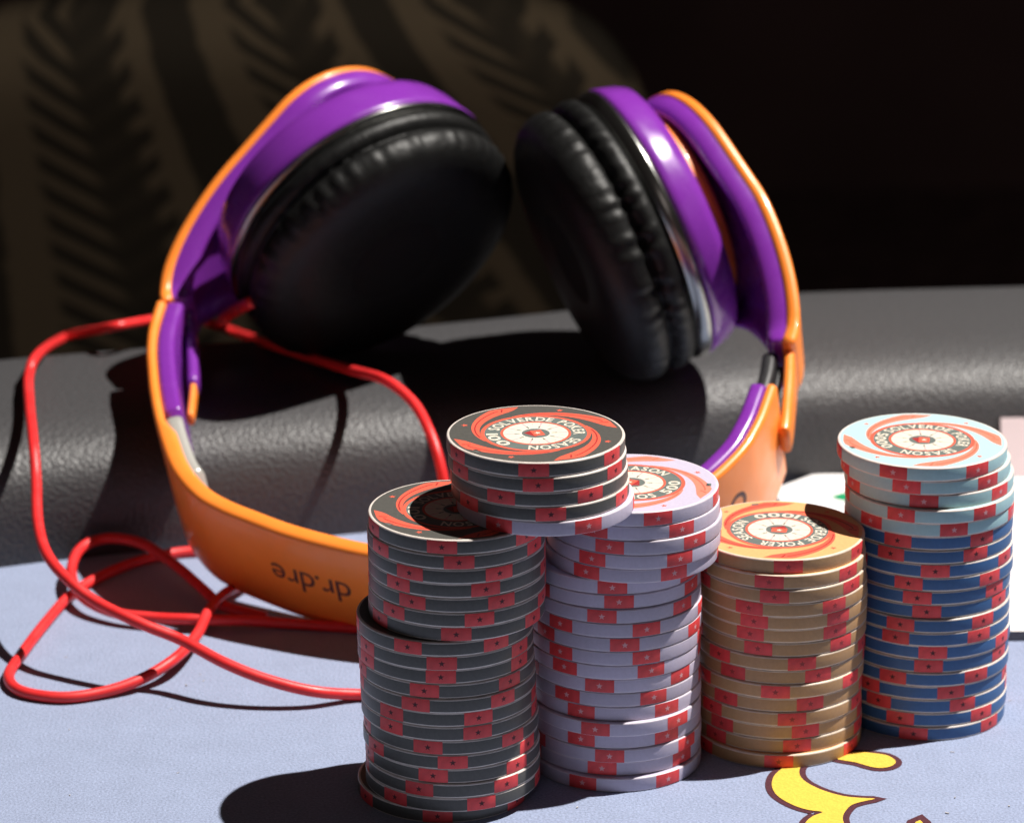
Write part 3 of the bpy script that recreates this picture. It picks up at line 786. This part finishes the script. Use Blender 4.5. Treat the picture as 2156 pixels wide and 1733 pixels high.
# front surface: rows from the outline inwards with a pillowed edge
cxm = sum(p.x for p in out)/len(out); czm = min(p.z for p in out)
V, F, UV = [], [], []
rows = 26
nO = len(out)
for j in range(rows+1):
    f = j/rows                                     # 0 at the rim, 1 at the spine line
    for p in out:
        q = Vector((cxm+(p.x-cxm)*(1-f), 0, czm-60+(p.z-czm+60)*(1-f) if True else p.z))
        bulge = 24*(1-(1-min(1, f/0.10))**2)**0.5
        V.append(Vector((q.x, CY-bulge, q.z)))
for j in range(rows):
    for i in range(nO-1): F.append([j*nO+i, j*nO+i+1, (j+1)*nO+i+1, (j+1)*nO+i])
nF = len(V)
for p in out: V.append(Vector((p.x, CY+40, p.z)))
for i in range(nO-1): F.append([i, nF+i, nF+i+1, i+1])
V.append(Vector((cxm, CY+40, czm-60)))
for i in range(nO-1): F.append([nF+i, len(V)-1, nF+i+1])
V = [v-Vector((-40, CY, -740)) for v in V]
ob = mk('backrest', V, F, mfab, chair)
uvl = ob.data.uv_layers.new(name='weave')
for lp in ob.data.loops:
    v = V[lp.vertex_index]
    uu = (v.x-40)*5.44+1078; vv = (25-(v.z-740))*5.2     # weave follows the curved back, fanning out downwards
    u0 = (uu-0.08*vv)/(1+0.00085*vv)
    uvl.data[lp.index].uv = (u0/445, vv/445)
g = G()
for sx in (-210, 60):
    for dy in (0, 420):
        g.add(*tube([Vector((sx, dy+40, 0)), Vector((sx, dy+40, 440))], 18, 10))
seat = []
bx = [(-260, 20, 430), (100, 20, 430), (100, 470, 430), (-260, 470, 430), (-260, 20, 500), (100, 20, 500), (100, 470, 500), (-260, 470, 500)]
mk('seat', bx, [[3, 2, 1, 0], [4, 5, 6, 7], [0, 1, 5, 4], [1, 2, 6, 5], [2, 3, 7, 6], [3, 0, 4, 7]], M['dark_plastic'], chair, smooth=False)
for sx in (-210, 60):
    for dy in (40, 420):
        V, F = tube([Vector((sx, dy, 0)), Vector((sx, dy, 430))], 16, 10); mk('leg', V, F, M['dark_plastic'], chair)
g = G(); g.add([Vector((x_, 40, z_)) for x_, z_ in ((-200, 480), (40, 480), (40, 640), (-200, 640))]+[Vector((x_, 60, z_)) for x_, z_ in ((-200, 480), (40, 480), (40, 640), (-200, 640))],
             [[0, 1, 2, 3], [7, 6, 5, 4], [0, 4, 5, 1], [1, 5, 6, 2], [2, 6, 7, 3], [3, 7, 4, 0]])
g.build('back_support', M['dark_plastic'], chair, smooth=False)

# dim far light on the dark wall
me_ = bpy.data.materials.new('dim_far_light'); me_.use_nodes = True
bb = me_.node_tree.nodes['Principled BSDF']; bb.inputs['Base Color'].default_value = (0.2, 0.1, 0.05, 1)
bb.inputs['Emission Color'].default_value = (1, 0.55, 0.25, 1); bb.inputs['Emission Strength'].default_value = 3.0
p = on_y(1805, 472, 3980)
V, F, _ = lathe([(0.01, -10), (14, -9), (20, -2), (20, 14), (0.01, 14)], 32, (p, Vector((1, 0, 0)), Vector((0, 0, 1)), Vector((0, -1, 0))))
lo = mk('wall_light', V, F, me_)
thing('wall_light', 'faint warm blurred light glowing in the dark background', 'light', ob=lo)

sc.render.engine = 'CYCLES'
sc.cycles.max_bounces = 8
sc.cycles.use_denoising = True
